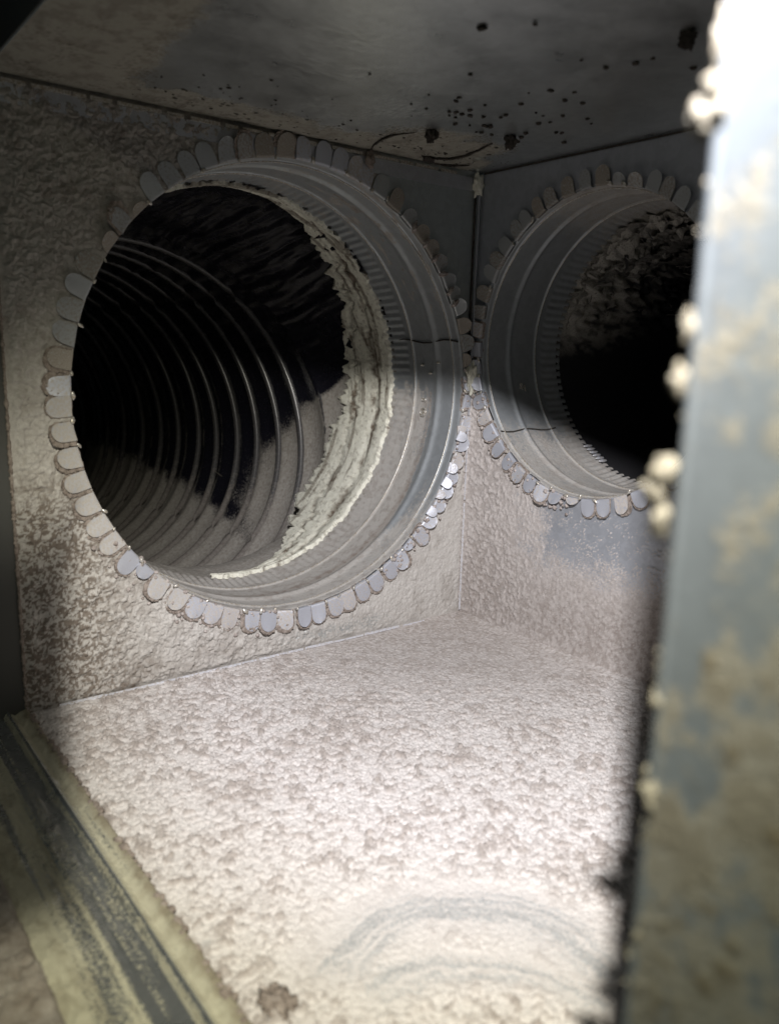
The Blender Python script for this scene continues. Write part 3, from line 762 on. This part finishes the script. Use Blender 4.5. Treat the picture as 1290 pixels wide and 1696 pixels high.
# ragged strips hanging from the lining
rf = random.Random(5); Vs = []; Fs = []
for k in range(260):
    a = R_(rf.uniform(20, 165)); d = .115 + .30 * rf.random() ** 1.6; r = .1235 - rf.uniform(.008, .024); ln = rf.uniform(.004, .018); wd_ = rf.uniform(.0012, .005)
    p = Vector(pr(r, a, d)); ta = Vector((0, math.sin(a), math.cos(a))); ax = Vector((1, 0, 0)); ra = Vector((0, -math.cos(a), math.sin(a)))
    dr = (ta * rf.uniform(-1, 1) + ax * rf.uniform(-1, 1) - ra * rf.uniform(-.5, .6)).normalized(); sd = dr.cross(ra).normalized()
    b0 = len(Vs); 
    for j in range(4):
        c = p + dr * ln * j / 3 - ra * .003 * math.sin(j * 1.2 + k); ww = wd_ * (1 - .25 * j) * .5
        Vs += [c - sd * ww, c + sd * ww]
    Fs += [(b0 + 2 * j, b0 + 2 * j + 1, b0 + 2 * j + 3, b0 + 2 * j + 2) for j in range(3)]
me = mesh_np('lining_shreds', np.array(Vs), np.array(Fs), dict(tone=np.repeat(np.array([rf.random() ** .6 for _ in range(260)]), 8)))
o = shift(link('lining_shreds', me, M_torn, flex2), ivF2); o['kind'] = 'stuff'

# ------------------------------------------------------------------ sealant dabs in the corner
def dab(c, s, seed, label):
    v, f = blob_np((0, 0, 0), s, seed, .5, 4, 2.0)
    o = link('sealant_dab', mesh_np('sealant_dab', v, f, dict(tone=np.zeros(len(v)))), M_seal); o.location = c
    return tag(o, label, 'sealant', 'dabs of sealant in the wall corner')
dab((-.006, -.004, .409), (.0055, .0035, .0095), 2, 'small pale sealant dab hanging at the top of the wall corner')
dab((-.003, -.006, .236), (.0055, .0055, .0150), 6, 'lumpy sealant dab wedged in the corner between the two collars')

# ------------------------------------------------------------------ dust lying and hanging about
def clump(c, s, seed, label, mat, rough=.4, sub=4, group=None):
    """ragged lint: a lumpy core with smaller flocks grown onto it, one mesh"""
    rg = random.Random(seed * 7 + 1); Vs = []; Fs = []; b0 = 0
    for k in range(6):
        f = 1 if k == 0 else rg.uniform(.35, .6)
        o_ = (0, 0, 0) if k == 0 else tuple(s[i] * rg.uniform(-.85, .85) for i in range(3))
        v, fc = blob_np(o_, tuple(q * f * rg.uniform(.7, 1.15) for q in s), seed + k * 5, rough * 1.7, 3 if sub < 5 else 4, 1.7)
        Vs.append(v); Fs.append(fc + b0); b0 += len(v)
    o = link('dust_clump', mesh_np('dust_clump', np.concatenate(Vs), np.concatenate(Fs)), mat); o.location = c
    return tag(o, label, 'dust clump', group)
G1 = 'dust clumps clinging to the edge of the near plate'
clump((-.4130, -.4930, .2995), (.0026, .0030, .0042), 1, 'big pale dust clump sticking out high on the edge of the near plate', M_pale, .3, 4, G1)
clump((-.4130, -.4941, .3110), (.0013, .0013, .0044), 2, 'long thin dust clump near the top end of the plate edge', M_pale, .35, 4, G1)
clump((-.4128, -.4934, .2650), (.0012, .0012, .0028), 3, 'low dust ridge on the plate edge in front of the right collar', M_pale, .4, 4, G1)
clump((-.4128, -.4926, .2568), (.0016, .0015, .0024), 4, 'pointed dust tuft on the plate edge in front of the dark duct mouth', M_pale, .5, 4, G1)
clump((-.4132, -.4916, .2412), (.0018, .0019, .0024), 5, 'bright rounded dust clump, topmost of the hanging chain on the plate edge', M_pale, .35, 4, G1)
clump((-.4132, -.4893, .2370), (.0017, .0020, .0026), 6, 'dust clump reaching farthest from the plate edge, middle of the hanging chain', M_pale, .4, 4, G1)
clump((-.4132, -.4915, .2322), (.0014, .0016, .0030), 7, 'drooping dust clump, lowest of the hanging chain on the plate edge', M_pale, .45, 4, G1)
clump((-.4130, -.4942, .1985), (.0012, .0012, .0022), 8, 'small dust clump on the plate edge below the right collar', M_pale, .45, 4, G1)
clump((-.4132, -.4950, .1800), (.0013, .0012, .0028), 9, 'yellowish dust clump bulging from the lower half of the plate edge', M_pale, .4, 4, G1)
clump((-.4132, -.4952, .1500), (.0007, .0006, .0016), 10, 'lowest small dust clump on the dim end of the plate edge', M_pale, .45, 4, G1)
clump((-.398, -.327, .0012), (.0062, .0090, .0015), 12, 'brown heap of dust on the floor beside the metal sill', M_brown, .6, 5)
# soot-dark tufts on the ceiling
G2 = 'dark dust tufts hanging from the ceiling'
for c, s, sd, lb in (((-.1286, -.0828, .4165), (.0042, .0046, .0050), 21, 'dark dust tuft on the ceiling above the large collar'),
                     ((-.0751, -.1109, .4165), (.0042, .0042, .0055), 22, 'dark dust tuft on the ceiling above the wall corner'),
                     ((-.1568, -.3123, .4165), (.0036, .0040, .0048), 23, 'lone dark dust tuft on the clean ceiling beside the near plate')):
    v, f = blob_np((0, 0, 0), s, sd, .55, 4, 2.2)
    o = link('dust_tuft', mesh_np('dust_tuft', v, f), M_soot); o.location = c; tag(o, lb, 'dust tuft', G2)
L = []
rk = random.Random(9)
for k in range(60):
    x, y = rk.gauss(-.12, .05), -.10 - abs(rk.gauss(0, .10)); s = rk.uniform(.0008, .0022)
    if x < -.02: L.append(((x, y, H - .0006), (s, s * rk.uniform(.7, 1.5), s * .6), k, .5))
for k in range(130):
    x, y = rk.uniform(-.33, -.03), -.012 - abs(rk.gauss(0, .04)); s = rk.uniform(.0004, .0012)
    L.append(((x, y, H - .0006), (s * rk.uniform(.8, 1.8), s, s * .7), k, .5))
o = link('ceiling_dust', blobs('ceiling_dust', L, 2), M_soot); tag(o, 'dark specks of dust scattered over the ceiling', 'dust', kind='stuff')
def crease(pts, r, label):
    pts = [Vector((x, y, H - .0016)) for x, y in pts]
    n = len(pts); P2 = []
    for i in range(n - 1):
        for q in range(6): P2.append(pts[i].lerp(pts[i + 1], q / 6) + Vector((rk.uniform(-.0004, .0004), rk.uniform(-.0004, .0004), 0)))
    P2.append(pts[-1])
    rr_ = [r * (.3 + .7 * math.sin(math.pi * i / (len(P2) - 1))) * rk.uniform(.7, 1.2) for i in range(len(P2))]
    tag(link('dust_strand', tube('dust_strand', P2, rr_, 6), M_soot), label, 'dust strand', 'dark strands of dust along the ceiling seam')
crease([(-.0854, -.0204), (-.073, -.020), (-.062, -.028), (-.060, -.045), (-.066, -.068), (-.0733, -.090)], .0013, 'long dark dust strand curving over the ceiling near the corner')
crease([(-.1283, -.0069), (-.136, -.020), (-.142, -.040), (-.144, -.0558), (-.1367, -.075)], .0010, 'curved dark strand on the ceiling above the upper right tabs')
crease([(-.060, -.006), (-.045, -.010), (-.034, -.022)], .0011, 'short dark strand tucked in the ceiling corner')
v, f = blob_np((-.076, -.018, H - .002), (.006, .004, .003), 31, .5, 3, 2)
tag(link('dust_tuft', mesh_np('dust_tuft', v, f), M_soot), 'flat black tuft on the long dust strand by the ceiling corner', 'dust tuft', G2)
v, f = blob_np((-.127, -.004, H - .008), (.004, .003, .007), 32, .5, 3, 2)
tag(link('dust_tuft', mesh_np('dust_tuft', v, f), M_brown), 'brown tuft caught in the ceiling seam over the upper right tabs', 'dust tuft', G2)
# loose lint heaped in the corner between the collars and on the lower tabs
L = []
for k in range(150):
    a = R_(rk.uniform(-62, 8)); r = RL + rk.uniform(.0, .016) - .002
    p = pl(r, a, -rk.uniform(.0015, .004)); s = rk.uniform(.0007, .0022)
    if p[0] < -.001: L.append(((float(p[0]), p[1], float(p[2])), (s, s * .8, s * .9), k, .5))
for k in range(110):
    a = R_(rk.uniform(-150, -95)); r = RL + rk.uniform(-.001, .024); p = pl(r, a, -rk.uniform(.001, .003)); s = rk.uniform(.0006, .0018)
    L.append(((float(p[0]), p[1], float(p[2])), (s, s * .8, s), k, .5))
for k in range(110):
    a = R_(rk.uniform(-165, -92)); r = RR + rk.uniform(.0, .016); p = pr(r, a, -rk.uniform(.001, .004)); s = rk.uniform(.0006, .0020)
    if p[1] < -.001: L.append(((p[0], float(p[1]), float(p[2])), (s * .8, s, s), k, .5))
o = link('lint', blobs('lint', L, 2), M_lint); tag(o, 'grey lint caught between the collar tabs', 'lint', kind='stuff')

# ------------------------------------------------------------------ opening: sill, jambs, head and the near plate
# sill: folded sheet edge running along the floor's open side
prof = [(-.4125, -.0020), (-.4125, .0026), (-.4140, .0042), (-.4165, .0036), (-.4215, .0010), (-.4240, .0022), (-.4256, .0044), (-.4272, .0030), (-.4290, .0000), (-.4330, -.0008), (-.4420, -.0020), (-.4440, -.0032)]
prof2 = [(-.4440, -.0032), (-.4460, -.0042), (-.4540, -.0050), (-.4640, -.0060), (-.4680, -.0070)]
sill = empty('opening_sill', (-W, -.3, 0), 'folded metal sill along the open side of the floor, yellowish and dusty', 'sill')
ivS = Vector((-W, -.3, 0))
def extr(name, prof, y0, y1, mat, df, ny=420, rough=.0006):
    p = np.array(prof); tt = np.r_[0, np.cumsum(np.hypot(*np.diff(p, axis=0).T))]; q = np.linspace(0, tt[-1], 60)
    px = np.interp(q, tt, p[:, 0]); pz = np.interp(q, tt, p[:, 1])
    yy = np.linspace(y0, y1, ny)
    Yg, Xg = np.meshgrid(yy, px, indexing='ij'); Zg = np.broadcast_to(pz, Yg.shape)
    d, tn = df(Xg, Yg)
    Zg = Zg + rough * d * (2.2 * (1 - worley(Xg * 300, Yg * 300, 95)) * sst(.4, .6, fbm(Xg * 90, Yg * 90, 96)) + (fbm(Xg * 200, Yg * 200, 97) - .5)) 
    me = mesh_np(name, np.stack([Xg, Yg, Zg], -1).reshape(-1, 3), grid_faces(ny, 60), dict(dust=d, tone=tn))
    return shift(link(name, me, mat, sill), ivS)
def sill_dust(x, y):
    n = fbm(x * 260, y * 9, 98); n2 = fbm(x * 160, y * 160, 99)
    rim = sst(-.4195, -.415, x + .003 * (n2 - .5)); ridge = np.exp(-((x + .4256) / .0012) ** 2)
    bare = sst(-.4285, -.4300, x) * sst(-.4425, -.4405, x)
    d = .62 + .4 * rim - .5 * ridge - .55 * bare * sst(.35, .62, n + .1) + .7 * (n - .5) + .12 * (n2 - .5)
    return np.clip(d, 0, 1), np.clip(.8 * rim + .3 * sst(.5, .7, n2), 0, 1)
M_sill = make_dusty('sill_dust', (.50, .48, .37), (.27, .24, .175), (.56, .59, .60), .20, .36, 1500, .85)
extr('hem', prof, -.62, .06, M_sill, sill_dust)
extr('ledge', prof2, -.62, .06, M_sill, lambda x, y: (np.clip(.60 + .8 * (fbm(x * 200, y * 8, 103) - .5) + .5 * sst(-.458, -.466, x), 0, 1), np.clip(.5 * sst(.45, .7, fbm(x * 160, y * 60, 101)), 0, 1)))
def outer_dust(x, y):
    n = fbm(x * 120, y * 120, 102); return np.full_like(x, 1.0), np.clip(.7 + .6 * (n - .4), 0, 1)
extr('outer_strip', [(-.4680, -.0070), (-.4700, -.0040), (-.4800, -.0050), (-.53, -.010)], -.62, .06, M_wall, outer_dust, 420, .0016)
# thick dust rolled over the hem
L = []
for k in range(130):
    y = rk.uniform(-.36, -.002); s = rk.uniform(.0008, .0020) * (1.3 if rk.random() < .15 else 1)
    L.append(((-W - .001 + rk.uniform(-.0012, .0014), y, .0030 + s * .3), (s, s * 1.3, s * .8), k, .5))
tag(link('hem_dust', blobs('hem_dust', L, 2), M_brown), 'crust of brown dust along the rim of the sill', 'dust', kind='stuff')
# left jamb, head plate
jamb = empty('opening_jamb', (-W, 0, .2), 'dark left jamb of the opening with a dusty edge beside the left wall', 'jamb')
link('jamb_sheet', boxes('jamb_sheet', [(-.50, -W - .0012, -.001, .0015, -.02, .60)]), M_outer, jamb).matrix_parent_inverse = Matrix.Translation((W, 0, -.2))
L = [((-W - .0010, -.0015, z), (.0010 * rk.uniform(.7, 1.6), .0012, .0022 * rk.uniform(.7, 1.4)), k, .5) for k, z in enumerate(np.linspace(.002, .30, 110))]
o = link('edge_dust', blobs('edge_dust', L, 2), M_brown, jamb); o.matrix_parent_inverse = Matrix.Translation((W, 0, -.2)); o['kind'] = 'stuff'
tag(link('head_plate', boxes('head_plate', [(-W - .0012, -W - .0002, -.62, -.0015, H + .0005, H + .16)]), M_outer), 'dark plate above the opening at the edge of the ceiling', 'plate')

# near plate on the right, in the plane of the opening
plate = empty('jamb_plate', (-W, -.494, .2), 'pale dusty metal plate, out of focus, filling the right side up close', 'metal plate')
ivP = Vector((-W, -.494, .2))
vs = np.linspace(0, .036, 110); zs = np.linspace(.04, .42, 950)
Vv, Z = np.meshgrid(vs, zs, indexing='ij'); Yp = -.494 - Vv
nb = fbm(Yp * 130, Z * 90, 111); n2 = fbm(Yp * 420, Z * 420, 112); p1 = 1 - worley(Yp * 420, Z * 420, 113)
cov = .50 + 1.5 * (nb - .5) + .18 * sst(.27, .20, Z)
clear = np.exp(-(((Yp + .4985) / .003) ** 2 + ((Z - .305) / .012) ** 2)) + np.exp(-(((Yp + .4985) / .0030) ** 2 + ((Z - .238) / .010) ** 2)) + .8 * np.exp(-(((Yp + .500) / .003) ** 2 + ((Z - .213) / .012) ** 2))
rimz = sst(.0022, .0008, Vv)
dust = np.clip(cov - .75 * clear - .5 * rimz + .3 * (n2 - .5), 0, 1)
big = sst(.55, .75, fbm(Yp * 200 + 3, Z * 200, 114))
hgt = dust * (.00016 * p1 + .0003 * (nb - .3) + .00022 * big * sst(.25, .7, dust)) + .0004 * rimz
hgt = hgt * sst(0, .0008, Vv) 
tone = np.clip(.85 * big * sst(.003, .008, Vv) * sst(.24, .21, Z) + .45 * sst(.5, .7, nb) * sst(.26, .2, Z), 0, 1)
me = mesh_np('sheet', np.stack([-W - .0004 - hgt, Yp + .0006 * (fbm(Z * 120, Z * 0, 115) - .5) * sst(.001, 0, Vv), Z], -1).reshape(-1, 3), grid_faces(110, 950), dict(dust=dust, tone=tone))
shift(link('sheet', me, M_plate, plate), ivP)
shift(link('backing', boxes('backing', [(-W - .0002, -W + .0010, -.62, -.4939, -.05, .5)]), M_zinc, plate), ivP)
shift(link('sheet_margin', boxes('sheet_margin', [(-W - .0006, -W - .0002, -.62, -.5295, .03, .43)]), M_lint, plate), ivP)
L = []
for k in range(20):
    z = rk.uniform(.12, .325); s = rk.uniform(.0002, .0006)
    L.append(((-W - .0002, -.4937 + rk.uniform(-.0003, .0005), z), (s, s, s * rk.uniform(.8, 2.0)), k, .5))
o = shift(link('edge_dust', blobs('edge_dust', L, 2), M_pale, plate), ivP); o['kind'] = 'stuff'
